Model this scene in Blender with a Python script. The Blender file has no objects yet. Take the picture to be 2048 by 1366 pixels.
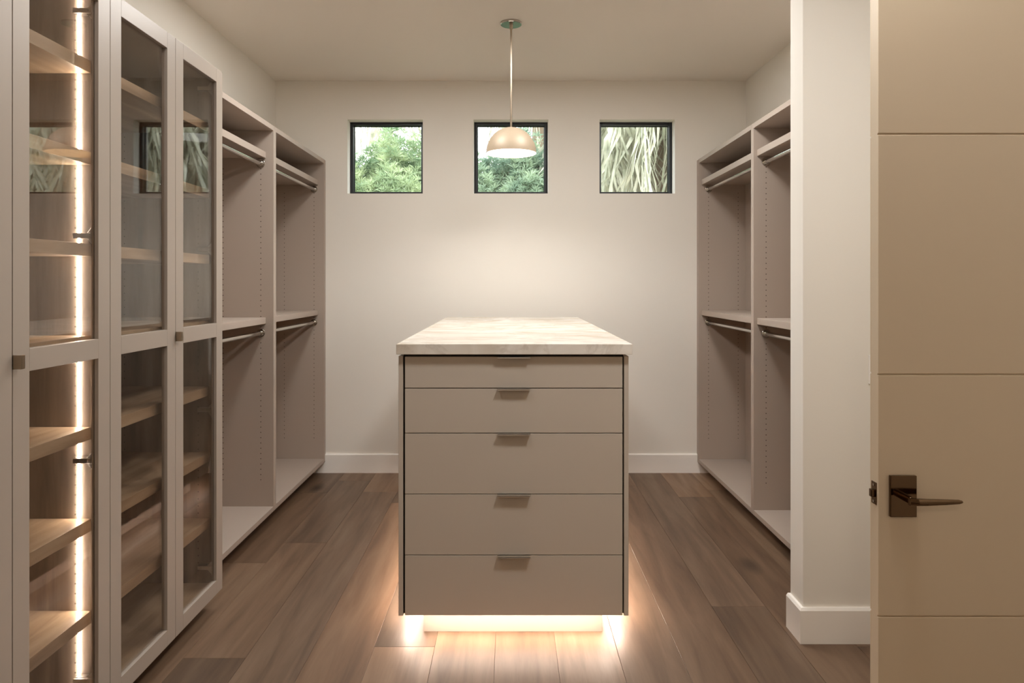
import bpy, bmesh, math, random
from mathutils import Vector, Matrix
random.seed(7)
S = bpy.context.scene
COL = S.collection
R = math.radians

# ---------------------------------------------------------------- camera, world, lights, exposure
F = 1430.0                                   # focal length in pixels of the 2048 wide frame
CAMH = 1.472
cam_d = bpy.data.cameras.new('camera'); cam = bpy.data.objects.new('camera', cam_d); COL.objects.link(cam)
cam.location = (0, 0, CAMH); cam.rotation_euler = (R(90), 0, 0)
cam_d.sensor_width = 36; cam_d.lens = 36 * F / 2048
cam_d.shift_x = 4 / 2048; cam_d.shift_y = -116 / 2048
cam_d.clip_start = 0.02
S.camera = cam

w = bpy.data.worlds.new('sky'); S.world = w; w.use_nodes = True
wn = w.node_tree.nodes; wl = w.node_tree.links
bg = wn['Background']
tc = wn.new('ShaderNodeTexCoord'); sep = wn.new('ShaderNodeSeparateXYZ'); rmp = wn.new('ShaderNodeValToRGB')
wl.new(tc.outputs['Generated'], sep.inputs[0]); wl.new(sep.outputs['Z'], rmp.inputs[0])
rmp.color_ramp.elements[0].position = 0.0; rmp.color_ramp.elements[0].color = (0.92, 0.97, 1.0, 1)
rmp.color_ramp.elements[1].position = 1.0; rmp.color_ramp.elements[1].color = (0.80, 0.90, 1.0, 1)
wl.new(rmp.outputs[0], bg.inputs[0]); bg.inputs[1].default_value = 6.5

def area_light(name, loc, size, power, color, rot=(0, 0, 0), shape='DISK', size_y=None, spread=180):
    d = bpy.data.lights.new(name, 'AREA'); d.shape = shape; d.size = size
    if size_y: d.size_y = size_y
    d.energy = power; d.color = color; d.spread = R(spread)
    o = bpy.data.objects.new(name, d); COL.objects.link(o); o.location = loc; o.rotation_euler = rot
    return o
WARM = (1.0, 0.80, 0.60); WARM2 = (1.0, 0.86, 0.70); NEUT = (1.0, 0.99, 0.97)
# recessed ceiling lights of the near half of the room (above and behind the photographer), then two added fills
area_light('ceiling_or_fill_light', (-0.75, 1.90, 3.03), 0.30, 8, NEUT)
area_light('ceiling_or_fill_light', (0.76, 1.70, 3.03), 0.40, 28, NEUT)
area_light('ceiling_or_fill_light', (-0.65, -1.9, 3.03), 0.10, 21, WARM2)
area_light('ceiling_or_fill_light', (-0.70, 3.80, 3.03), 0.50, 24, NEUT)  # added unseen fill to raise the ambient level of the back half
area_light('ceiling_or_fill_light', (0.70, 3.80, 3.03), 0.50, 24, NEUT)  # second added fill, mirrored to the right side
S.view_settings.view_transform = 'Standard'; S.view_settings.look = 'None'
S.view_settings.exposure = 0.07; S.view_settings.gamma = 1.0; S.view_settings.use_curve_mapping = False
S.cycles.use_denoising = True
S.cycles.max_bounces = 10; S.cycles.diffuse_bounces = 6; S.cycles.glossy_bounces = 5
S.cycles.transparent_max_bounces = 24; S.cycles.sample_clamp_indirect = 6
S.cycles.caustics_reflective = False; S.cycles.caustics_refractive = False

# ---------------------------------------------------------------- materials
def srgb(r, g, b):
    f = lambda c: (c / 255 / 12.92) if c / 255 <= 0.04045 else ((c / 255 + 0.055) / 1.055) ** 2.4
    return (f(r), f(g), f(b), 1)
def new_mat(name):
    m = bpy.data.materials.new(name); m.use_nodes = True
    return m, m.node_tree.nodes, m.node_tree.links, m.node_tree.nodes['Principled BSDF']
def paint(name, col, rough=0.5, var=0.03, scale=6, bump=0.02, bscale=400, spec=0.5, metal=0, coat=0):
    m, n, l, b = new_mat(name)
    t = n.new('ShaderNodeTexCoord')
    nz = n.new('ShaderNodeTexNoise'); nz.inputs['Scale'].default_value = scale; nz.inputs['Detail'].default_value = 4
    l.new(t.outputs['Object'], nz.inputs['Vector'])
    mx = n.new('ShaderNodeMix'); mx.data_type = 'RGBA'
    mx.inputs[6].default_value = tuple(c * (1 - var) for c in col[:3]) + (1,)
    mx.inputs[7].default_value = tuple(min(1, c * (1 + var)) for c in col[:3]) + (1,)
    l.new(nz.outputs['Fac'], mx.inputs[0]); l.new(mx.outputs[2], b.inputs['Base Color'])
    b.inputs['Roughness'].default_value = rough; b.inputs['Specular IOR Level'].default_value = spec
    b.inputs['Metallic'].default_value = metal; b.inputs['Coat Weight'].default_value = coat
    if bump:
        n2 = n.new('ShaderNodeTexNoise'); n2.inputs['Scale'].default_value = bscale; n2.inputs['Detail'].default_value = 2
        l.new(t.outputs['Object'], n2.inputs['Vector'])
        bp = n.new('ShaderNodeBump'); bp.inputs['Strength'].default_value = bump; bp.inputs['Distance'].default_value = 0.002
        l.new(n2.outputs['Fac'], bp.inputs['Height']); l.new(bp.outputs[0], b.inputs['Normal'])
    return m
def emit(name, col, strength):
    m, n, l, b = new_mat(name)
    b.inputs['Base Color'].default_value = (0.9, 0.85, 0.8, 1)
    b.inputs['Emission Color'].default_value = col; b.inputs['Emission Strength'].default_value = strength
    return m
def glass(name, tint, ior=1.5, mul=1.0):
    m, n, l, b = new_mat(name); n.remove(b)
    out = n['Material Output']
    geo = n.new('ShaderNodeNewGeometry'); mr = n.new('ShaderNodeMapRange')
    mr.inputs['To Min'].default_value = ior; mr.inputs['To Max'].default_value = 1 / ior
    l.new(geo.outputs['Backfacing'], mr.inputs['Value'])
    fr = n.new('ShaderNodeFresnel'); l.new(mr.outputs[0], fr.inputs['IOR'])
    mm = n.new('ShaderNodeMath'); mm.operation = 'MULTIPLY'; mm.inputs[1].default_value = mul; l.new(fr.outputs[0], mm.inputs[0])
    tr = n.new('ShaderNodeBsdfTransparent'); tr.inputs[0].default_value = tint
    gl = n.new('ShaderNodeBsdfGlossy'); gl.inputs['Roughness'].default_value = 0.0; gl.inputs[0].default_value = (1, 1, 1, 1)
    mx = n.new('ShaderNodeMixShader'); l.new(mm.outputs[0], mx.inputs[0]); l.new(tr.outputs[0], mx.inputs[1]); l.new(gl.outputs[0], mx.inputs[2])
    l.new(mx.outputs[0], out.inputs['Surface'])
    return m
def wood(name, c_dark, c_mid, c_light, axis='Y', scale=1.0, rough=0.4, knots=0.35, objcol=False, bump=0.15, spec=0.5):
    m, n, l, b = new_mat(name)
    t = n.new('ShaderNodeTexCoord'); oi = n.new('ShaderNodeObjectInfo')
    mp = n.new('ShaderNodeMapping')
    st = {'X': (0.09, 1, 1), 'Y': (1, 0.09, 1), 'Z': (1, 1, 0.09)}[axis]
    add = n.new('ShaderNodeVectorMath'); add.operation = 'ADD'
    sc = n.new('ShaderNodeVectorMath'); sc.operation = 'SCALE'; sc.inputs['Scale'].default_value = 37.0
    cmb = n.new('ShaderNodeCombineXYZ'); l.new(oi.outputs['Random'], cmb.inputs[0]); l.new(oi.outputs['Random'], cmb.inputs[1])
    l.new(oi.outputs['Random'], cmb.inputs[2]); l.new(cmb.outputs[0], sc.inputs[0])
    l.new(t.outputs['Object'], add.inputs[0]); l.new(sc.outputs[0], add.inputs[1])
    l.new(add.outputs[0], mp.inputs['Vector']); mp.inputs['Scale'].default_value = tuple(s * scale for s in st)
    # long figure
    n1 = n.new('ShaderNodeTexNoise'); n1.inputs['Scale'].default_value = 16; n1.inputs['Detail'].default_value = 6; n1.inputs['Distortion'].default_value = 0.7
    l.new(mp.outputs[0], n1.inputs['Vector'])
    # cathedral rings: contour lines of a slow noise
    n2 = n.new('ShaderNodeTexNoise'); n2.inputs['Scale'].default_value = 2.6; n2.inputs['Detail'].default_value = 1.5
    l.new(mp.outputs[0], n2.inputs['Vector'])
    m1 = n.new('ShaderNodeMath'); m1.operation = 'MULTIPLY'; m1.inputs[1].default_value = 42; l.new(n2.outputs['Fac'], m1.inputs[0])
    m2 = n.new('ShaderNodeMath'); m2.operation = 'SINE'; l.new(m1.outputs[0], m2.inputs[0])
    m3 = n.new('ShaderNodeMath'); m3.operation = 'MULTIPLY_ADD'; m3.inputs[1].default_value = 0.09; l.new(m2.outputs[0], m3.inputs[0]); l.new(n1.outputs['Fac'], m3.inputs[2])
    # fine pores
    n3 = n.new('ShaderNodeTexNoise'); n3.inputs['Scale'].default_value = 130; n3.inputs['Detail'].default_value = 2
    l.new(mp.outputs[0], n3.inputs['Vector'])
    m4 = n.new('ShaderNodeMath'); m4.operation = 'MULTIPLY_ADD'; m4.inputs[1].default_value = 0.16; l.new(n3.outputs['Fac'], m4.inputs[0]); l.new(m3.outputs[0], m4.inputs[2])
    cr = n.new('ShaderNodeValToRGB'); e = cr.color_ramp.elements
    e[0].position = 0.30; e[0].color = c_dark; e[1].position = 0.86; e[1].color = c_light
    k = e.new(0.56); k.color = c_mid
    l.new(m4.outputs[0], cr.inputs[0])
    last = cr.outputs[0]
    if knots:
        mk = n.new('ShaderNodeMapping'); mk.inputs['Scale'].default_value = tuple({'X': (1.0, 2.2, 2.2), 'Y': (2.2, 1.0, 2.2), 'Z': (2.2, 2.2, 1.0)}[axis])
        l.new(add.outputs[0], mk.inputs['Vector'])
        dn = n.new('ShaderNodeTexNoise'); dn.inputs['Scale'].default_value = 9; l.new(add.outputs[0], dn.inputs['Vector'])
        dm = n.new('ShaderNodeMix'); dm.data_type = 'RGBA'; dm.inputs[0].default_value = 0.03; l.new(mk.outputs[0], dm.inputs[6]); l.new(dn.outputs['Color'], dm.inputs[7])
        vo = n.new('ShaderNodeTexVoronoi'); vo.inputs['Scale'].default_value = 0.85; l.new(dm.outputs[2], vo.inputs['Vector'])
        kr = n.new('ShaderNodeValToRGB'); ke = kr.color_ramp.elements
        ke[0].position = 0.035; ke[0].color = (1, 1, 1, 1); ke[1].position = 0.12; ke[1].color = (0, 0, 0, 1)
        l.new(vo.outputs['Distance'], kr.inputs[0])
        km = n.new('ShaderNodeMath'); km.operation = 'MULTIPLY'; km.inputs[1].default_value = knots; l.new(kr.outputs[0], km.inputs[0])
        kx = n.new('ShaderNodeMix'); kx.data_type = 'RGBA'; l.new(km.outputs[0], kx.inputs[0]); l.new(last, kx.inputs[6])
        kx.inputs[7].default_value = tuple(c * 0.3 for c in c_dark[:3]) + (1,)
        last = kx.outputs[2]
    if objcol:
        ml = n.new('ShaderNodeMix'); ml.data_type = 'RGBA'; ml.blend_type = 'MULTIPLY'; ml.inputs[0].default_value = 1
        l.new(last, ml.inputs[6]); l.new(oi.outputs['Color'], ml.inputs[7]); last = ml.outputs[2]
    l.new(last, b.inputs['Base Color'])
    rr = n.new('ShaderNodeMapRange'); rr.inputs['To Min'].default_value = rough + 0.08; rr.inputs['To Max'].default_value = rough - 0.05
    l.new(m4.outputs[0], rr.inputs['Value']); l.new(rr.outputs[0], b.inputs['Roughness'])
    b.inputs['Specular IOR Level'].default_value = spec
    bp = n.new('ShaderNodeBump'); bp.inputs['Strength'].default_value = bump; bp.inputs['Distance'].default_value = 0.001
    l.new(m4.outputs[0], bp.inputs['Height']); l.new(bp.outputs[0], b.inputs['Normal'])
    return m
def stone(name):
    m, n, l, b = new_mat(name)
    t = n.new('ShaderNodeTexCoord')
    mp = n.new('ShaderNodeMapping'); mp.inputs['Rotation'].default_value = (0.3, 0.5, 0.7); l.new(t.outputs['Object'], mp.inputs['Vector'])
    n1 = n.new('ShaderNodeTexNoise'); n1.inputs['Scale'].default_value = 2.4; n1.inputs['Detail'].default_value = 7; n1.inputs['Distortion'].default_value = 1.6
    l.new(mp.outputs[0], n1.inputs['Vector'])
    c1 = n.new('ShaderNodeValToRGB'); e = c1.color_ramp.elements
    e[0].position = 0.34; e[0].color = srgb(203, 191, 174); e[1].position = 0.7; e[1].color = srgb(236, 230, 222)
    l.new(n1.outputs['Fac'], c1.inputs[0])
    n2 = n.new('ShaderNodeTexNoise'); n2.inputs['Scale'].default_value = 1.5; n2.inputs['Detail'].default_value = 9; n2.inputs['Roughness'].default_value = 0.65; n2.inputs['Distortion'].default_value = 2.5
    l.new(mp.outputs[0], n2.inputs['Vector'])
    c2 = n.new('ShaderNodeValToRGB'); e = c2.color_ramp.elements
    e[0].position = 0.46; e[0].color = (0, 0, 0, 1); e[1].position = 0.54; e[1].color = (0, 0, 0, 1); k = e.new(0.5); k.color = (0.42, 0.42, 0.42, 1)
    l.new(n2.outputs['Fac'], c2.inputs[0])
    n3 = n.new('ShaderNodeTexNoise'); n3.inputs['Scale'].default_value = 26; n3.inputs['Detail'].default_value = 5; l.new(mp.outputs[0], n3.inputs['Vector'])
    mm = n.new('ShaderNodeMath'); mm.operation = 'MULTIPLY'; l.new(c2.outputs[0], mm.inputs[0]); l.new(n3.outputs['Fac'], mm.inputs[1])
    mx = n.new('ShaderNodeMix'); mx.data_type = 'RGBA'; l.new(mm.outputs[0], mx.inputs[0]); l.new(c1.outputs[0], mx.inputs[6]); mx.inputs[7].default_value = srgb(140, 118, 92)
    l.new(mx.outputs[2], b.inputs['Base Color'])
    b.inputs['Roughness'].default_value = 0.22
    return m

WALLC = srgb(230, 225, 216)
M_wall = paint('wall paint', WALLC, 0.85, 0.015, 2, 0.05, 160, 0.3)
M_ceil = paint('ceiling paint', srgb(229, 222, 212), 0.9, 0.01, 2, 0.04, 160, 0.2)
M_white = paint('white trim paint', srgb(243, 238, 231), 0.4, 0.01, 3, 0.01)
M_taupe = paint('taupe lacquer', srgb(167, 155, 143), 0.42, 0.02, 3, 0.02, 500)  # darkened in colour where the wardrobes catch too much light
M_taupe_lit = paint('taupe lacquer lit tone', srgb(192, 181, 168), 0.36, 0.02, 3, 0.02, 500)  # same taupe with extra light put into the colour for dim drawer fronts
M_taupe_in = paint('taupe melamine', srgb(168, 154, 142), 0.5, 0.02, 3, 0.02, 500)
M_dark = paint('dark gap board', srgb(40, 32, 28), 0.7, 0.05, 5, 0)
M_hole = paint('drilled hole shade', srgb(66, 54, 46), 0.9, 0.05, 5, 0)
M_door = paint('cream door paint', srgb(214, 196, 170), 0.45, 0.015, 2, 0.01)
M_chrome = paint('polished chrome', srgb(200, 196, 190), 0.12, 0.02, 4, 0, metal=1)
M_pull = paint('brushed nickel pull', srgb(225, 220, 212), 0.32, 0.02, 30, 0.01, metal=1)
M_nickel = paint('satin nickel', srgb(165, 150, 132), 0.28, 0.03, 20, 0.01, metal=1)
M_bronze = paint('dark polished nickel', srgb(108, 86, 64), 0.1, 0.04, 10, 0, metal=1)
M_hinge = paint('hinge steel', srgb(205, 198, 190), 0.3, 0.05, 40, 0.02, metal=1)
M_dome = paint('champagne shade enamel', srgb(172, 154, 131), 0.5, 0.02, 8, 0.01, metal=0.1)
M_domein = paint('shade lining white', srgb(236, 214, 180), 0.6, 0.01, 8, 0)
M_black = paint('black window aluminium', srgb(20, 22, 28), 0.35, 0.1, 10, 0.01)
M_glass = glass('window glass', (0.97, 0.99, 0.98, 1))
M_cglass = glass('cabinet glass', (0.93, 0.90, 0.87, 1), 1.52, 1.0)
M_led = emit('led diffuser', (1.0, 0.86, 0.72, 1), 115)
M_led2 = emit('under-island led', (1.0, 0.83, 0.72, 1), 4)
M_bulb = emit('frosted bulb', (1.0, 0.955, 0.90, 1), 780)
M_stone = stone('cream quartzite')
M_shelf = wood('shelf veneer', srgb(130, 111, 90), srgb(162, 141, 117), srgb(188, 169, 145), 'Y', 1.0, 0.45, 0.3, bump=0.05)
M_veneer = wood('side veneer', srgb(88, 79, 72), srgb(127, 114, 103), srgb(162, 148, 135), 'Z', 0.9, 0.4, 0.8, bump=0.06)
M_plank = wood('oak plank', srgb(102, 79, 61), srgb(120, 95, 74), srgb(135, 110, 88), 'Y', 1.15, 0.45, 0.9, objcol=True, bump=0.12)
M_groove = paint('plank gap', srgb(40, 29, 22), 0.8, 0.05, 5, 0)
M_ground = paint('garden soil', srgb(120, 118, 88), 0.95, 0.3, 3, 0.3, 20)
def leafmat(name, c1, c2, trans=0.35):
    m, n, l, b = new_mat(name)
    t = n.new('ShaderNodeTexCoord'); nz = n.new('ShaderNodeTexNoise'); nz.inputs['Scale'].default_value = 3.5; nz.inputs['Detail'].default_value = 6
    l.new(t.outputs['Object'], nz.inputs['Vector'])
    cr = n.new('ShaderNodeValToRGB'); cr.color_ramp.elements[0].position = 0.38; cr.color_ramp.elements[0].color = c1
    cr.color_ramp.elements[1].position = 0.64; cr.color_ramp.elements[1].color = c2
    l.new(nz.outputs['Fac'], cr.inputs[0]); l.new(cr.outputs[0], b.inputs['Base Color']); b.inputs['Roughness'].default_value = 0.5
    tl = n.new('ShaderNodeBsdfTranslucent'); l.new(cr.outputs[0], tl.inputs[0])
    mx = n.new('ShaderNodeMixShader'); mx.inputs[0].default_value = trans
    l.new(b.outputs[0], mx.inputs[1]); l.new(tl.outputs[0], mx.inputs[2]); l.new(mx.outputs[0], n['Material Output'].inputs['Surface'])
    return m
M_leaf = leafmat('shrub leaf', srgb(112, 136, 100), srgb(182, 192, 148))
M_leaf2 = leafmat('blue green shrub leaf', srgb(112, 136, 116), srgb(174, 188, 156))
M_frond = leafmat('dry palm frond', srgb(158, 158, 134), srgb(220, 214, 194), 0.3)
M_bark = paint('bark', srgb(120, 102, 84), 0.9, 0.3, 12, 0.4, 30)
M_ext = paint('exterior stucco', srgb(225, 220, 210), 0.9, 0.02, 3, 0.1, 60)

# ---------------------------------------------------------------- builders
def wloc(o):
    v = Vector((0, 0, 0))
    while o is not None:
        v += o.location; o = o.parent
    return v
def obj(name, bm, mat, parent=None, bevel=0, smooth=False, loc=None, kind=None, segs=2):
    me = bpy.data.meshes.new(name)
    o = bpy.data.objects.new(name, me); COL.objects.link(o)
    if parent is not None: o.parent = parent
    base = wloc(parent) if parent is not None else Vector((0, 0, 0))
    if loc is not None:
        o.location = Vector(loc) - base; base = Vector(loc)
    bmesh.ops.translate(bm, verts=bm.verts, vec=-base)
    bmesh.ops.recalc_face_normals(bm, faces=bm.faces)
    if smooth:
        for f in bm.faces: f.smooth = True
    bm.to_mesh(me); bm.free()
    for m in (mat if isinstance(mat, (list, tuple)) else [mat]): me.materials.append(m)
    if smooth: 
        try: me.set_sharp_from_angle(angle=R(35))
        except Exception: pass
    if bevel:
        md = o.modifiers.new('edge', 'BEVEL'); md.width = bevel; md.segments = segs; md.limit_method = 'ANGLE'; md.angle_limit = R(40)
        md.harden_normals = False
    if kind: o['kind'] = kind
    return o
def thing(name, label, cat, loc, group=None):
    o = bpy.data.objects.new(name, None); COL.objects.link(o); o.location = loc
    o.empty_display_size = 0.1
    o['label'] = label; o['category'] = cat
    if group: o['group'] = group
    return o
def tag(o, label, cat, group=None):
    o['label'] = label; o['category'] = cat
    if group: o['group'] = group
    return o
def struct(name, bm, mat, bevel=0, loc=None):
    o = obj(name, bm, mat, None, bevel, loc=loc); o['kind'] = 'structure'; return o
def B(*boxes):
    """boxes: (x0,x1,y0,y1,z0,z1)"""
    bm = bmesh.new()
    for b in boxes: addbox(bm, *b)
    return bm
def addbox(bm, x0, x1, y0, y1, z0, z1):
    if x0 > x1: x0, x1 = x1, x0
    v = [bm.verts.new((x, y, z)) for x in (x0, x1) for y in (y0, y1) for z in (z0, z1)]
    for q in ((0, 1, 3, 2), (4, 6, 7, 5), (0, 4, 5, 1), (2, 3, 7, 6), (0, 2, 6, 4), (1, 5, 7, 3)):
        bm.faces.new([v[i] for i in q])
    return v
def addcyl(bm, c, r, h, axis='Z', seg=24, r2=None):
    """cylinder centred on c"""
    rot = {'Z': Matrix.Identity(4), 'Y': Matrix.Rotation(R(90), 4, 'X'), 'X': Matrix.Rotation(R(90), 4, 'Y')}[axis]
    bmesh.ops.create_cone(bm, cap_ends=True, segments=seg, radius1=r, radius2=r if r2 is None else r2, depth=h,
                          matrix=Matrix.Translation(c) @ rot)
def prism(bm, pts, y0, y1):
    """polygon pts (x,z) extruded from y0 to y1"""
    a = [bm.verts.new((p[0], y0, p[1])) for p in pts]; b = [bm.verts.new((p[0], y1, p[1])) for p in pts]
    n = len(pts)
    bm.faces.new(a); bm.faces.new(b[::-1])
    for i in range(n):
        j = (i + 1) % n
        bm.faces.new([a[i], b[i], b[j], a[j]])
def lathe(bm, prof, c, seg=48):
    rings = []
    for r, z in prof:
        if r < 1e-6: rings.append([bm.verts.new((c[0], c[1], c[2] + z))])
        else: rings.append([bm.verts.new((c[0] + r * math.cos(2 * math.pi * k / seg), c[1] + r * math.sin(2 * math.pi * k / seg), c[2] + z)) for k in range(seg)])
    for a, b in zip(rings, rings[1:]):
        for k in range(seg):
            j = (k + 1) % seg
            if len(a) == 1 and len(b) > 1: bm.faces.new([a[0], b[k], b[j]])
            elif len(b) == 1 and len(a) > 1: bm.faces.new([a[k], b[0], a[j]])
            elif len(a) > 1: bm.faces.new([a[k], b[k], b[j], a[j]])

# ---------------------------------------------------------------- room shell
XL, XR, YB, YF, H = -1.826, 1.838, 5.569, -2.7, 3.05
WY1 = 5.79
wins = [(-1.266, -0.6795), (-0.284, 0.298), (0.6975, 1.284)]
WZ0, WZ1 = 2.173, 2.749
bx = [(XL - 0.2, XR + 0.2, YB, WY1, -0.05, WZ0), (XL - 0.2, XR + 0.2, YB, WY1, WZ1, H + 0.1)]
xs = [XL - 0.2] + [v for p in wins for v in p] + [XR + 0.2]
for i in range(0, len(xs), 2): bx.append((xs[i], xs[i + 1], YB, WY1, WZ0, WZ1))
struct('wall_back', B(*bx), M_wall)
struct('wall_left', B((XL - 0.15, XL, YF, YB, -0.05, H + 0.1)), M_wall)
struct('wall_right', B((XR, XR + 0.15, YF, YB, -0.05, H + 0.1)), M_wall)
struct('wall_front', B((XL - 0.15, XR + 0.15, YF - 0.15, YF, -0.05, H + 0.1)), M_wall)
struct('ceiling', B((XL - 0.2, XR + 0.2, YF - 0.15, WY1, H, H + 0.1)), M_ceil)
PX, PY0, PY1 = 1.203, 2.936, 3.069
struct('wall_partition', B((PX, XR, PY0, PY1, 0, H)), M_wall, 0.003)

# baseboards: a profile with an eased top
def baseb(name, x0, x1, y0, y1, out):
    pass
def board_profile(t, h):
    return [(0, 0), (t, 0), (t, h - 0.008), (t - 0.006, h), (0, h)]
bm = bmesh.new()                                     # back wall, along X
a = board_profile(0.016, 0.148)
va = [bm.verts.new((XL + 0.02, YB - p[0], p[1])) for p in a]; vb = [bm.verts.new((XR - 0.02, YB - p[0], p[1])) for p in a]
bm.faces.new(va); bm.faces.new(vb[::-1])
for i in range(len(a)):
    j = (i + 1) % len(a); bm.faces.new([va[i], vb[i], vb[j], va[j]])
struct('baseboard_back', bm, M_white)
bm = bmesh.new()                                     # partition: mitred round the near corner
hgt, t = 0.145, 0.018
def ring(d, z): return [(XR - 0.001, PY0 - d, z), (PX - d, PY0 - d, z), (PX - d, PY1 + 0.0, z)]
rings = [ring(0, 0), ring(t, 0), ring(t, hgt - 0.010), ring(t - 0.007, hgt), ring(0, hgt)]
rv = [[bm.verts.new(p) for p in r_] for r_ in rings]
for i in range(len(rv)):
    j = (i + 1) % len(rv)
    for k in range(2): bm.faces.new([rv[i][k], rv[j][k], rv[j][k + 1], rv[i][k + 1]])
bm.faces.new([r_[0] for r_ in rv]); bm.faces.new([r_[2] for r_ in rv][::-1])
struct('baseboard_partition', bm, M_white)

# floor: dark bed + planks, each one a part
fl = struct('floor', B((XL, XR, YF, YB, -0.06, -0.004)), M_groove)
PW = 0.245
edge0 = -0.06 - 8 * PW
known = {(-0.55): [2.897], (-1.285): [2.81, 4.06, 5.34], (-1.53): [3.766, 5.03], 0.92: [3.26], 1.165: [2.45, 4.93], -0.305: [2.40, 4.9], -0.06: [4.1], 0.185: [2.2, 4.4],
         -1.04: [2.3, 5.05], -0.795: [2.1, 4.8], 0.43: [2.3, 5.0], 0.675: [1.9, 5.2], 1.41: [2.9, 5.1]}
DK = {(-1.53, 3.766): 0.56, (-1.285, 4.06): 0.60, (-1.285, 2.81): 0.80, (-1.285, 5.34): 0.78, (1.165, 2.45): 0.60, (-1.04, 2.3): 0.84, (-0.795, 2.1): 0.92, (1.41, 2.9): 0.75, (0.92, 3.26): 0.72, (0.675, 1.9): 0.66, (0.92, 1.0): 0.9}
rnd = random.Random(11)
x = edge0
while x < XR - 0.01:
    x0, x1 = max(x, XL), min(x + PW, XR)
    key = min(known, key=lambda k: abs(k - x))
    cuts = [YF, YB]
    if abs(key - x) < 0.02:
        cuts += known[key]; lo = min(known[key]) - rnd.uniform(1.1, 1.9)
    else:
        lo = rnd.uniform(3.4, 4.8); cuts.append(lo); lo -= rnd.uniform(1.4, 2.0)
    while lo > YF + 0.4: cuts.append(lo); lo -= rnd.uniform(1.5, 2.2)
    cuts.sort()
    for y0, y1 in zip(cuts, cuts[1:]):
        p = obj('plank', B((x0 + 0.0004, x1 - 0.0004, y0 + 0.0004, y1 - 0.0004, -0.012, 0.0)), M_plank, fl, 0.0009, segs=1)
        v = rnd.choice([0.56, 0.68, 0.80, 0.92, 1.08])
        for (kx, ky), kv in DK.items():
            if abs(kx - x) < 0.02 and y0 - 0.02 <= ky < y1 - 0.02: v = kv
        h_ = rnd.uniform(-0.04, 0.03)
        v *= 1.16; p.color = (v * (1 + h_), v, v * (1 - h_), 1)
    x += PW

# windows: black frame set back in a plastered reveal, pane behind it
for i, (x0, x1) in enumerate(wins):
    wd = bpy.data.objects.new('window_%d' % (i + 1), None); COL.objects.link(wd); wd.location = ((x0 + x1) / 2, 5.664, WZ0); wd['kind'] = 'structure'
    f, fy0, fy1 = 0.024, 5.664, 5.735
    obj('window_frame', B((x0, x0 + f, fy0, fy1, WZ0, WZ1), (x1 - f, x1, fy0, fy1, WZ0, WZ1),
                          (x0 + f, x1 - f, fy0, fy1, WZ0, WZ0 + f), (x0 + f, x1 - f, fy0, fy1, WZ1 - f, WZ1)), M_black, wd, 0.0015)
    g = 0.005
    obj('glazing_bead', B((x0 + f, x0 + f + g, fy0 + 0.038, fy0 + 0.05, WZ0 + f, WZ1 - f), (x1 - f - g, x1 - f, fy0 + 0.038, fy0 + 0.05, WZ0 + f, WZ1 - f),
                          (x0 + f, x1 - f, fy0 + 0.038, fy0 + 0.05, WZ0 + f, WZ0 + f + g), (x0 + f, x1 - f, fy0 + 0.038, fy0 + 0.05, WZ1 - f - g, WZ1 - f)), M_black, wd)
    obj('pane', B((x0 + f - 0.004, x1 - f + 0.004, 5.716, 5.722, WZ0 + f - 0.004, WZ1 - f + 0.004)), M_glass, wd)

# light switch on the partition
sw = thing('light_switch', 'white wall switch plate on the partition, half hidden behind the open door edge', 'light switch', (1.516, PY0, 1.119))
obj('cover_plate', B((1.471, 1.561, PY0 - 0.006, PY0, 1.06, 1.178)), M_white, sw, 0.0015)
obj('rocker', B((1.500, 1.532, PY0 - 0.010, PY0 - 0.005, 1.085, 1.153)), M_white, sw, 0.0015)

# ---------------------------------------------------------------- open room door (parallel to the back wall)
DX0, DX1, DY0, DY1 = 0.939, 1.826, 1.822, 1.864
dr = bpy.data.objects.new('door_1', None); COL.objects.link(dr); dr.location = (DX0, DY0, 0.012); dr['kind'] = 'structure'
obj('door_core', B((DX0, DX1, DY0 + 0.005, DY1 - 0.005, 0.014, 2.448)), M_door, dr)
gz = [0.012, 0.6236, 1.240, 1.853, 2.45]
for z0, z1 in zip(gz, gz[1:]):
    e0 = 0.0 if z0 == gz[0] else 0.002; e1 = 0.0 if z1 == gz[-1] else 0.002
    bm = B((DX0 - 0.0004, DX1, DY0, DY0 + 0.006, z0 + e0, z1 - e1), (DX0 - 0.0004, DX1, DY1 - 0.006, DY1, z0 + e0, z1 - e1))
    obj('door_panel', bm, M_door, dr, 0.0012)
# rosette and lever
rx, rz = 0.998, 0.932
bm = B((rx - 0.0335, rx + 0.0335, DY0 - 0.010, DY0, rz - 0.0525, rz + 0.0525))
ros = obj('rosette', bm, M_bronze, dr, 0.0015)
ros['label'] = 'dark polished rectangular rosette plate'
bm = bmesh.new()
addcyl(bm, Vector((rx, DY0 - 0.028, rz)), 0.0095, 0.040, 'Y', 24)
lev = obj('lever_neck', bm, M_bronze, dr, 0.001, smooth=True)
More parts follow.
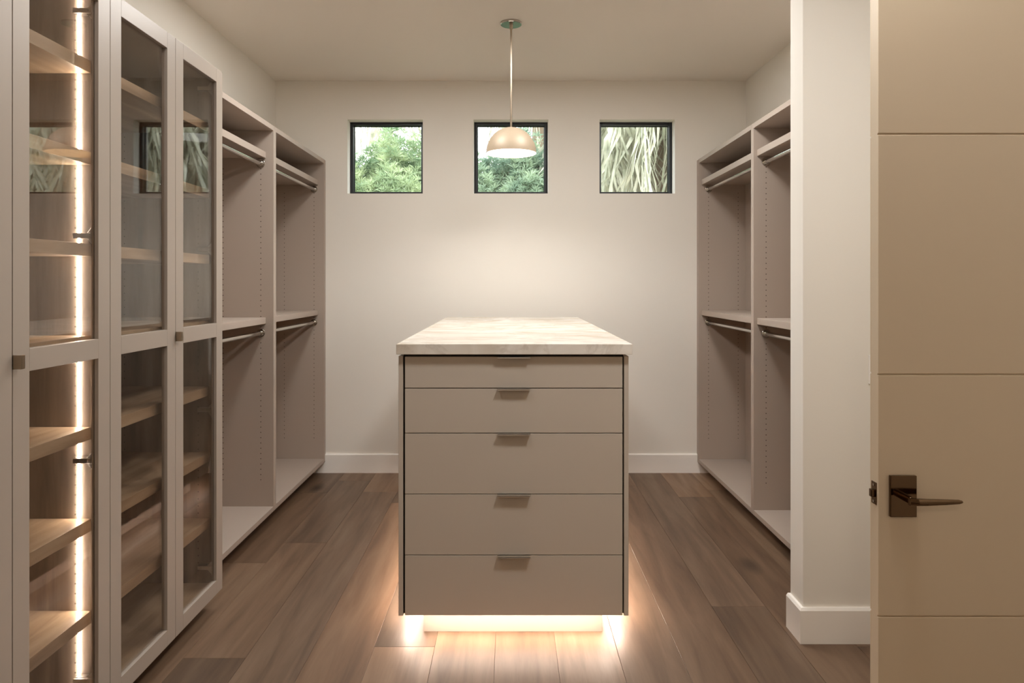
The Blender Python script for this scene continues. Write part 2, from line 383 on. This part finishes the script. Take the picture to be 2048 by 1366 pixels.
# lever arm: a tapering bar, profile sections along X
bm = bmesh.new()
secs = [(rx - 0.011, 0.0085, 0.0075, 0.056), (rx + 0.008, 0.0085, 0.0075, 0.059), (rx + 0.03, 0.0080, 0.006, 0.060), (rx + 0.08, 0.0065, 0.0045, 0.058), (rx + 0.112, 0.0052, 0.0038, 0.056), (rx + 0.120, 0.003, 0.0032, 0.0555)]
prev = None
for (sx, hz, hy, out) in secs:
    yc = DY0 - out
    rg = [bm.verts.new((sx, yc + dy, rz + dz)) for dy, dz in ((-hy, -hz * 0.35), (-hy, hz * 0.35), (-hy * 0.3, hz), (hy, hz), (hy, -hz), (-hy * 0.3, -hz))]
    if prev:
        for k in range(6): bm.faces.new([prev[k], prev[(k + 1) % 6], rg[(k + 1) % 6], rg[k]])
    else: bm.faces.new(rg)
    prev = rg
bm.faces.new(prev[::-1])
obj('lever_handle', bm, M_bronze, dr, 0.0012)
# latch face plate, bolt and screws on the door edge
zc, yc = 0.933, (DY0 + DY1) / 2
lp = obj('latch_plate', B((DX0 - 0.0016, DX0 + 0.001, yc - 0.0127, yc + 0.0127, zc - 0.0285, zc + 0.0285)), M_bronze, dr, 0.0006)
obj('latch_bolt', B((DX0 - 0.011, DX0, yc - 0.007, yc + 0.007, zc - 0.010, zc + 0.010)), M_bronze, lp, 0.002)
for dz in (-0.021, 0.021):
    bm = bmesh.new(); addcyl(bm, Vector((DX0 - 0.002, yc, zc + dz)), 0.0035, 0.002, 'X', 16)
    obj('screw', bm, M_chrome, lp)

# ---------------------------------------------------------------- open hanging closets
Z0, ZT = 0.09, 2.43
def closet(side, y0, y1, ia, ib, label, far_filler):
    """side -1 left / +1 right; y0..y1 outer extent; ia..ib interior extent"""
    if side < 0: xf, xb, xsf, xrod, xh2, wall = -1.435, -1.803, -1.482, -1.513, -1.742, XL
    else: xf, xb, xsf, xrod, xh2, wall = 1.454, 1.812, 1.475, 1.529, 1.757, XR
    T = thing('closet_unit', label, 'closet', (xf, (y0 + y1) / 2, Z0), 'open double hanging closets')
    s = side
    obj('side_panel', B((xf, wall - s * 0.002, y0, ia, Z0, ZT)), M_taupe_in, T, 0.001)
    obj('side_panel', B((xf, wall - s * 0.002, ib, min(ib + 0.020, y1), Z0, ZT)), M_taupe_in, T, 0.001)
    if far_filler:
        obj('filler_strip', B((xf + s * 0.001, xf + s * 0.03, ib + 0.020, YB - 0.0005, Z0, ZT - 0.001)), M_taupe_in, T, 0.001)
    obj('back_panel', B((xb, xb + s * 0.012, ia, ib, Z0 + 0.03, ZT - 0.03)), M_taupe_in, T)
    obj('top_panel', B((xf + s * 0.0005, wall - s * 0.002, ia, ib, ZT - 0.030, ZT)), M_taupe_in, T, 0.001)
    obj('bottom_panel', B((xf + s * 0.0005, wall - s * 0.002, ia, ib, Z0, Z0 + 0.029)), M_taupe_in, T, 0.001)
    obj('toe_kick', B((xf + s * 0.10, xf + s * 0.115, y0, y1, 0.0, Z0)), M_taupe_in, T)
    for zt, th in ((2.271, 0.039), (1.266, 0.038)):
        obj('shelf', B((xsf, xb, ia + 0.001, ib - 0.001, zt - th, zt)), M_taupe_in, T, 0.0015)
    for zr in (2.199, 1.172):
        bm = bmesh.new(); addcyl(bm, Vector((xrod, (ia + ib) / 2, zr)), 0.0135, ib - ia - 0.006, 'Y', 24)
        rod = obj('hanging_rod', bm, M_chrome, T, smooth=True)
        for yy, d in ((ia, 1), (ib, -1)):
            bm = bmesh.new()
            addcyl(bm, Vector((xrod, yy + d * 0.0025, zr)), 0.026, 0.005, 'Y', 28)
            addcyl(bm, Vector((xrod, yy + d * 0.012, zr)), 0.0185, 0.016, 'Y', 28)
            addcyl(bm, Vector((xrod, yy + d * 0.021, zr)), 0.0155, 0.004, 'Y', 28)
            fo = obj('rod_flange', bm, M_chrome, rod, 0.001, smooth=True)
    # rows of shelf pin holes: flat dark discs painted as the shade inside
    bm = bmesh.new()
    for yy, d in ((ia, 1), (ib, -1)):
        for xh in (xrod, xh2):
            z = 0.28
            while z < 2.17:
                if not (1.222 < z < 1.272) and abs(z - 1.172) > 0.03:
                    addcyl(bm, Vector((xh, yy + d * 0.0002, z)), 0.0030, 0.0008, 'Y', 8)
                z += 0.032
    obj('pin_holes', bm, M_hole, T, kind='stuff')
    return T
closet(-1, 4.363, 5.5685, 4.386, 5.520, 'open taupe closet unit with double rods on the left wall, at the far corner', True)
closet(-1, 3.250, 4.362, 3.272, 4.341, 'open taupe closet unit with double rods between the glass cabinet and the far left unit', False)
closet(1, 4.2915, 5.5685, 4.314, 5.506, 'open taupe closet unit with double rods on the right wall, at the far corner', True)
closet(1, 3.075, 4.2905, 3.095, 4.269, 'open taupe closet unit with double rods on the right wall, partly hidden by the partition', False)

# ---------------------------------------------------------------- glass door wardrobes
CX, CT = -1.305, 0.022                                # door face, thickness
SHZ = [0.413, 0.711, 1.008, 1.304, 1.600, 1.896, 2.192]
HZ = [0.20, 0.905, 1.625, 2.345]
def gdoor(T, y0, y1, hinge_far, pull, label=None):
    st, g = 0.065, 0.0015
    a, b = y0 + g, y1 - g
    x0, x1 = CX - CT, CX
    zb, zt, m0, m1, tr = 0.09, 2.43, 1.234, 1.296, 0.061
    bm = B((x0, x1, a, a + st, zb, zt), (x0, x1, b - st, b, zb, zt))
    for z0, z1 in ((zb, zb + tr), (m0, m1), (zt - tr, zt)): addbox(bm, x0, x1, a + st, b - st, z0, z1)
    D = obj('cabinet_door', bm, M_taupe, T, 0.001)
    for z0, z1 in ((zb + tr, m0), (m1, zt - tr)):
        obj('pane', B((CX - 0.016, CX - 0.012, a + st - 0.0, b - st + 0.0, z0, z1)), M_cglass, D)
    yh = b - 0.043 if hinge_far else a + 0.043
    d = -1 if hinge_far else 1
    ys = (b - 0.018) if hinge_far else (a + 0.018)
    for hz in HZ:
        bm = B((x0 - 0.070, x0 - 0.003, yh - 0.006, yh + 0.006, hz - 0.008, hz + 0.008),     # arm
               (x0 - 0.070, x0 - 0.034, yh, ys, hz - 0.008, hz + 0.008),                       # base fixed to the side panel
               (x0 - 0.0055, x0 - 0.0002, yh - 0.012, yh + 0.012, hz - 0.031, hz + 0.031))
        # gusset wings of the mounting plate
        for sg in (-1, 1):
            v = [bm.verts.new((x0 - 0.004, yy, hz + sg * zz)) for yy in (yh - 0.002, yh + 0.001) for zz in (0.009, 0.026)]
            u = [bm.verts.new((x0 - 0.026, yy, hz + sg * 0.009)) for yy in (yh - 0.002, yh + 0.001)]
            k = [bm.verts.new((x0 - 0.013, yy, hz + sg * 0.026)) for yy in (yh - 0.002, yh + 0.001)]
            bm.faces.new([v[0], v[1], k[0], u[0]]); bm.faces.new([v[2], u[1], k[1], v[3]])
            bm.faces.new([v[1], v[3], k[1], k[0]]); bm.faces.new([k[0], k[1], u[1], u[0]]); bm.faces.new([v[0], u[0], u[1], v[2]])
        bmesh.ops.recalc_face_normals(bm, faces=bm.faces)
        addcyl(bm, Vector((x0 - 0.022, yh + d * 0.0065, hz)), 0.003, 0.003, 'Y', 12)
        addcyl(bm, Vector((x0 - 0.050, yh + d * 0.0065, hz)), 0.003, 0.003, 'Y', 12)
        obj('hinge', bm, M_hinge, D, 0.0004, segs=1)
    if pull:
        bm = B((x0 + 0.002, CX + 0.023, a - 0.0012, a + 0.0018, 1.2465, 1.2835), (CX + 0.020, CX + 0.023, a, a + 0.014, 1.2465, 1.2835))
        p = obj('pull', bm, M_nickel, D, 0.0004)
        p['label'] = 'small square nickel edge pull'
    return D
def wardrobe(y0, y1, label, led, far_end):
    ym = (y0 + y1) / 2
    T = thing('wardrobe', label, 'wardrobe', (CX, ym, 0), 'glass door wardrobes')
    xc = CX - CT - 0.003                                # carcass front
    t = 0.019
    for a in (y0, y1 - t):
        m = M_veneer
        obj('side_panel', B((xc, XL + 0.002, a + 0.0003, a + t - 0.0003, 0.09, 2.43)), [M_veneer], T)
    obj('back_panel', B((XL + 0.002, XL + 0.012, y0 + t, y1 - t, 0.12, 2.40)), M_veneer, T)
    obj('top_panel', B((xc, XL + 0.002, y0 + t, y1 - t, 2.40, 2.43)), M_taupe, T)
    obj('bottom_panel', B((xc, XL + 0.002, y0 + t, y1 - t, 0.09, 0.12)), M_shelf, T)
    obj('toe_kick', B((xc - 0.08, xc - 0.095, y0, y1, 0, 0.09)), M_taupe, T)
    for z in SHZ:
        obj('shelf', B((-1.356, XL + 0.012, y0 + t + 0.001, y1 - t - 0.001, z - 0.040, z)), M_shelf, T, 0.001)
    bm = bmesh.new()
    for yy, d in ((y0 + t, 1), (y1 - t, -1)):
        for xh in (-1.407, -1.74):
            z = 0.18
            while z < 2.38:
                if all(not (s - 0.045 < z < s + 0.005) for s in SHZ):
                    addcyl(bm, Vector((xh, yy + d * 0.0002, z)), 0.0028, 0.0008, 'Y', 8)
                z += 0.032
    obj('pin_holes', bm, M_hole, T, kind='stuff')
    if led:
        zz = [0.12] + SHZ + [2.44]
        for z0, z1 in zip(zz, zz[1:]):
            lo, hi = z0, z1 - 0.040
            bm = bmesh.new()
            yy = y1 - t
            pts = [(-1.395 - 0.0026, 0.0), (-1.395 - 0.0026, -0.003), (-1.395 - 0.0014, -0.0045), (-1.395 + 0.0014, -0.0045), (-1.395 + 0.0026, -0.003), (-1.395 + 0.0026, 0.0)]
            va = [bm.verts.new((p[0], yy + p[1], lo + 0.002)) for p in pts]; vb = [bm.verts.new((p[0], yy + p[1], hi - 0.002)) for p in pts]
            bm.faces.new(va); bm.faces.new(vb[::-1])
            for i in range(6):
                j = (i + 1) % 6; bm.faces.new([va[i], va[j], vb[j], vb[i]])
            obj('led_strip', bm, M_led, T)
    if far_end:
        obj('end_panel', B((xc, XL + 0.002, y1, y1 + 0.003, 0.09, 2.43)), M_taupe, T)
    gdoor(T, y0, ym, False, False)
    gdoor(T, ym, y1, True, True)
    return T
wardrobe(1.417, 2.334, 'tall taupe glass door wardrobe with a lit strip and wooden shelves, nearest the camera', True, False)
wardrobe(2.334, 3.246, 'tall taupe glass door wardrobe with unlit wooden shelves next to the open closets', False, True)

# ---------------------------------------------------------------- island
IX0, IX1, IY0, IY1 = -0.457, 0.486, 2.930, 5.17
ZB, ZTOP = 0.1105, 1.174
T = thing('island_dresser', 'freestanding taupe island with five drawers, lit from below in the middle of the floor', 'island', ((IX0 + IX1) / 2, (IY0 + IY1) / 2, 0))
obj('side_panel', B((IX0, IX0 + 0.0185, IY0, IY1, ZB, ZTOP)), M_taupe_lit, T, 0.001)
obj('side_panel', B((IX1 - 0.0185, IX1, IY0, IY1, ZB, ZTOP)), M_taupe_lit, T, 0.001)
obj('end_panel', B((IX0 + 0.019, IX1 - 0.019, IY1 - 0.02, IY1, ZB, ZTOP)), M_taupe_lit, T)
obj('carcass', B((IX0 + 0.0188, IX1 - 0.0188, IY0 + 0.020, IY1 - 0.021, ZB + 0.002, 1.1835)), M_dark, T)
def yz(y, d=IY0): return CAMH - (y - 567) * d / F
dz = [(713.6, 775.6), (777.4, 865.6), (867.2, 987.6), (989.0, 1109.6), (1111.0, 1230.6)]
dx0, dx1 = (810 - 1020) * IY0 / F, (1245 - 1020) * IY0 / F
for a, b in dz:
    D = obj('drawer', B((dx0, dx1, IY0, IY0 + 0.020, yz(b), yz(a))), M_taupe_lit, T, 0.0008)
    zt = yz(a); px0, px1 = (994.7 - 1020) * IY0 / F + 0.001, (1060.8 - 1020) * IY0 / F - 0.001
    P = obj('pull', B((px0, px1, IY0 - 0.026, IY0 + 0.006, zt - 0.0002, zt + 0.0018), (px0, px1, IY0 - 0.026, IY0 - 0.0245, zt - 0.0042, zt + 0.0018)), M_pull, D, 0.0003)
obj('toe_base', B((-0.365, 0.390, 3.023, 5.08, 0.0, ZB)), M_taupe_in, T, 0.001)
# led strips under the overhang, just inside the edges
e = 0.016
L = [(IX0 + 0.06, IX1 - 0.06, IY0 + e + 0.006, IY0 + e + 0.012), (IX0 + e - 0.004, IX0 + e + 0.004, IY0 + 0.17, IY1 - 0.05), (IX1 - e - 0.004, IX1 - e + 0.004, IY0 + 0.17, IY1 - 0.05), (IX0 + 0.03, IX1 - 0.03, IY1 - e, IY1 - e + 0.008)]
for q in L:
    obj('led_strip', B((q[0], q[1], q[2], q[3], ZB - 0.0025, ZB + 0.001)), M_led2, T)
    lx, ly = q[1] - q[0], q[3] - q[2]
    area_light('under_island_light', ((q[0] + q[1]) / 2, (q[2] + q[3]) / 2, ZB - 0.0035), lx, (5.0 if lx > ly else 7.5) * max(lx, ly), (1.0, 0.81, 0.68), shape='RECTANGLE', size_y=ly, spread=178)
ct = obj('stone_countertop', B((-0.4617, 0.4973, 2.900, 5.21, 1.1836, 1.2266)), M_stone, None, 0.0025, loc=(0.018, 4.05, 1.1836))
tag(ct, 'cream quartzite countertop slab with faint veins lying on the island', 'countertop')

# ---------------------------------------------------------------- pendant lamp
PXc, PYc = 0.007, 4.33
T = thing('pendant_lamp', 'champagne dome pendant lamp hanging on a thin rod above the island', 'lamp', (PXc, PYc, H))
bm = bmesh.new(); lathe(bm, [(0, 0), (0.0655, 0), (0.0655, -0.010), (0.062, -0.013), (0, -0.013)], (PXc, PYc, H), 48)
obj('canopy', bm, M_chrome, T, smooth=True)
bm = bmesh.new(); lathe(bm, [(0, -0.013), (0.011, -0.013), (0.011, -0.034), (0.0075, -0.040), (0, -0.040)], (PXc, PYc, H), 24)
obj('collar', bm, M_nickel, T, smooth=True)
bm = bmesh.new(); addcyl(bm, Vector((PXc, PYc, (H - 0.03 + 2.412) / 2)), 0.0063, H - 0.03 - 2.412, 'Z', 20)
obj('rod', bm, M_nickel, T, smooth=True)
rim, r0, hh = 2.259, 0.1525, 0.158
bm = bmesh.new()
N = 20
outer = [(r0 * math.cos(math.pi / 2 * i / N), hh * math.sin(math.pi / 2 * i / N)) for i in range(N + 1)]
inner = [((r0 - 0.0018) * math.cos(math.pi / 2 * i / N), (hh - 0.0018) * math.sin(math.pi / 2 * i / N)) for i in range(N, -1, -1)]
outer[-1] = (0, hh); inner[0] = (0, hh - 0.0018)
lathe(bm, outer, (PXc, PYc, rim), 64)
sh = obj('lamp_shade', bm, M_dome, T, smooth=True)
bm = bmesh.new(); lathe(bm, [(r0, 0.0)] + [inner[-1]] + inner[::-1][1:], (PXc, PYc, rim), 64)
li = obj('shade_lining', bm, M_domein, sh, smooth=True); li['label'] = 'white inner face of the shade'
bm = bmesh.new(); lathe(bm, [(0, 0.150), (0.017, 0.150), (0.017, 0.105), (0, 0.105)], (PXc, PYc, rim), 24)
obj('bulb_socket', bm, M_nickel, T, smooth=True)
bm = bmesh.new(); lathe(bm, [(0.012, 0.106), (0.026, 0.085), (0.030, 0.066), (0.024, 0.046), (0.012, 0.037), (0, 0.035)], (PXc, PYc, rim), 24)
obj('bulb', bm, M_bulb, T, smooth=True)

# ---------------------------------------------------------------- garden outside
struct('ground', B((-14, 14, WY1, 26, -0.3, -0.05)), M_ground)
def blade_mesh(clusters, mat_i=None):
    """clusters: list of (center, axis, n, length, width)"""
    verts, faces = [], []
    for c, ax, n, ln, wd in clusters:
        ax = ax.normalized(); u = ax.orthogonal().normalized(); v = ax.cross(u)
        for k in range(n):
            a = 2 * math.pi * k / n + rnd.uniform(-.3, .3); sp = rnd.uniform(0.35, 1.25)
            d = (ax * math.cos(sp) + (u * math.cos(a) + v * math.sin(a)) * math.sin(sp)).normalized()
            sd = d.cross(Vector((rnd.uniform(-1, 1), rnd.uniform(-1, 1), rnd.uniform(-1, 1)))).normalized() * wd * .5
            l1 = ln * rnd.uniform(.7, 1.15)
            i = len(verts)
            verts += [c, c + d * l1 * .5 + sd, c + d * l1 + Vector((0, 0, -l1 * .12)), c + d * l1 * .5 - sd]
            faces.append((i, i + 1, i + 2, i + 3))
    return verts, faces
def mesh_obj(name, verts, faces, mat, parent, kind=None):
    base = wloc(parent) if parent else Vector((0, 0, 0))
    me = bpy.data.meshes.new(name); me.from_pydata([tuple(v - base) for v in verts], [], faces); me.materials.append(mat)
    o = bpy.data.objects.new(name, me); COL.objects.link(o)
    if parent: o.parent = parent
    if kind: o['kind'] = kind
    return o
def shrub(x, y, zc, rx_, ry_, rz_, n, mat, label):
    T = thing('shrub', label, 'shrub', (x, y, -0.05), 'shrubs outside the windows')
    cl = []
    for i in range(n):
        th = rnd.uniform(0, 2 * math.pi); ph = math.asin(rnd.uniform(-0.55, 1)); r_ = rnd.uniform(.72, 1.0)
        lump = 1 + 0.13 * math.sin(5 * th + 3 * ph) + 0.1 * math.sin(9 * ph + 2 * th)
        d = Vector((math.cos(th) * math.cos(ph), math.sin(th) * math.cos(ph), math.sin(ph)))
        c = Vector((x + d.x * rx_ * r_ * lump, y + d.y * ry_ * r_ * lump, zc + d.z * rz_ * r_ * lump))
        cl.append((c, (d + Vector((rnd.uniform(-.4, .4), rnd.uniform(-.4, .4), .45))), 11, rnd.uniform(.07, .12), .012))
    v, f = blade_mesh(cl)
    mesh_obj('foliage', v, f, mat, T, 'stuff')
    bm = bmesh.new()
    for k in range(5):
        a = 2 * math.pi * k / 5; 
        p0 = Vector((x + .05 * math.cos(a), y + .05 * math.sin(a), -.06)); p1 = Vector((x + rx_ * .5 * math.cos(a), y + ry_ * .5 * math.sin(a), zc))
        d = p1 - p0; m = Matrix.Translation((p0 + p1) / 2) @ d.to_track_quat('Z', 'Y').to_matrix().to_4x4()
        bmesh.ops.create_cone(bm, cap_ends=True, segments=8, radius1=.035, radius2=.015, depth=d.length, matrix=m)
    obj('stem', bm, M_bark, T)
shrub(-1.30, 8.3, 1.70, 0.95, 0.8, 1.38, 9500, M_leaf, 'bushy yellow green shrub outside the left window')
shrub(0.15, 8.55, 1.70, 0.85, 0.7, 1.38, 9000, M_leaf2, 'blue green spiky shrub outside the middle window')
shrub(3.15, 8.6, 1.9, 0.95, 0.8, 1.75, 5000, M_leaf, 'round green shrub growing right of the palm')

def frond(ln, seed, wd=0.03):
    """hanging dry frond: rachis plus drooping leaflets, from the origin downward"""
    q = random.Random(seed); bm = bmesh.new()
    P = []
    for i in range(11):
        t_ = i / 10
        P.append(Vector((0.55 * ln * .35 * math.sin(t_ * 1.5) + .05 * math.sin(t_ * 5 + seed), .04 * math.sin(3 * t_ + seed), -ln * t_ ** 1.25)))
    for i in range(10):
        w0, w1 = .022 * (1 - i / 11), .022 * (1 - (i + 1) / 11)
        a = [bm.verts.new(P[i] + Vector((s * w0, d, 0))) for s, d in ((-1, 0), (0, .012), (1, 0))]
        b = [bm.verts.new(P[i + 1] + Vector((s * w1, d, 0))) for s, d in ((-1, 0), (0, .012), (1, 0))]
        bm.faces.new([a[0], a[1], b[1], b[0]]); bm.faces.new([a[1], a[2], b[2], b[1]])
    for k in range(46):
        t_ = q.uniform(.08, .98) * 9.99; i = int(t_); p = P[i].lerp(P[i + 1], t_ - i)
        s = q.choice((-1, 1)); L_ = q.uniform(.35, .7); o1 = Vector((s * q.uniform(.03, .13), q.uniform(-.06, .06), -L_ * .45)); o2 = Vector((s * q.uniform(.05, .22), q.uniform(-.08, .08), -L_))
        wv = Vector((wd * .5, q.uniform(-.01, .01), 0))
        v = [bm.verts.new(x_) for x_ in (p - wv * .5, p + wv * .5, p + o1 + wv, p + o1 - wv, p + o2)]
        bm.faces.new([v[0], v[1], v[2], v[3]]); bm.faces.new([v[3], v[2], v[4]])
    me = bpy.data.meshes.new('palm_frond'); bm.to_mesh(me); bm.free(); me.materials.append(M_frond)
    return me
FR = [frond(l_, s_) for l_, s_ in ((2.2, 1), (2.6, 2), (1.8, 3), (2.9, 4))]
def palm(x, y, zc, n, rad, label, drop=1.0, wide=1.0):
    T = thing('palm_tree', label, 'palm tree', (x, y, -0.05), 'palms outside the windows')
    bm = bmesh.new(); addcyl(bm, Vector((x, y, (zc - .05) / 2)), .17, zc + .05, 'Z', 14, .13)
    obj('trunk', bm, M_bark, T, smooth=True)
    for k in range(n):
        o = bpy.data.objects.new('palm_frond', FR[k % 4]); COL.objects.link(o); o.parent = T
        a = 2 * math.pi * k * .382 + rnd.uniform(-.2, .2); r_ = rnd.uniform(.15, 1) * rad
        o.location = (r_ * math.cos(a), r_ * math.sin(a), zc + rnd.uniform(-.55, .35))
        o.rotation_euler = (rnd.uniform(-.15, .15), rnd.uniform(-.15, .15), a + rnd.uniform(-.4, .4))
        s_ = drop * rnd.uniform(.85, 1.15); o.scale = (s_ * wide, s_ * wide, s_)
palm(1.75, 8.35, 4.2, 100, 0.68, 'palm with a dense skirt of dry hanging fronds outside the right window', 1.0, 1.35)
palm(0.5, 11.6, 5.9, 34, 0.9, 'tall palm with loose drooping fronds seen behind the pendant in the middle window', 1.0)
palm(-2.5, 10.9, 5.9, 34, 0.9, 'tall palm with thin drooping fronds at the top of the left window', 1.0)
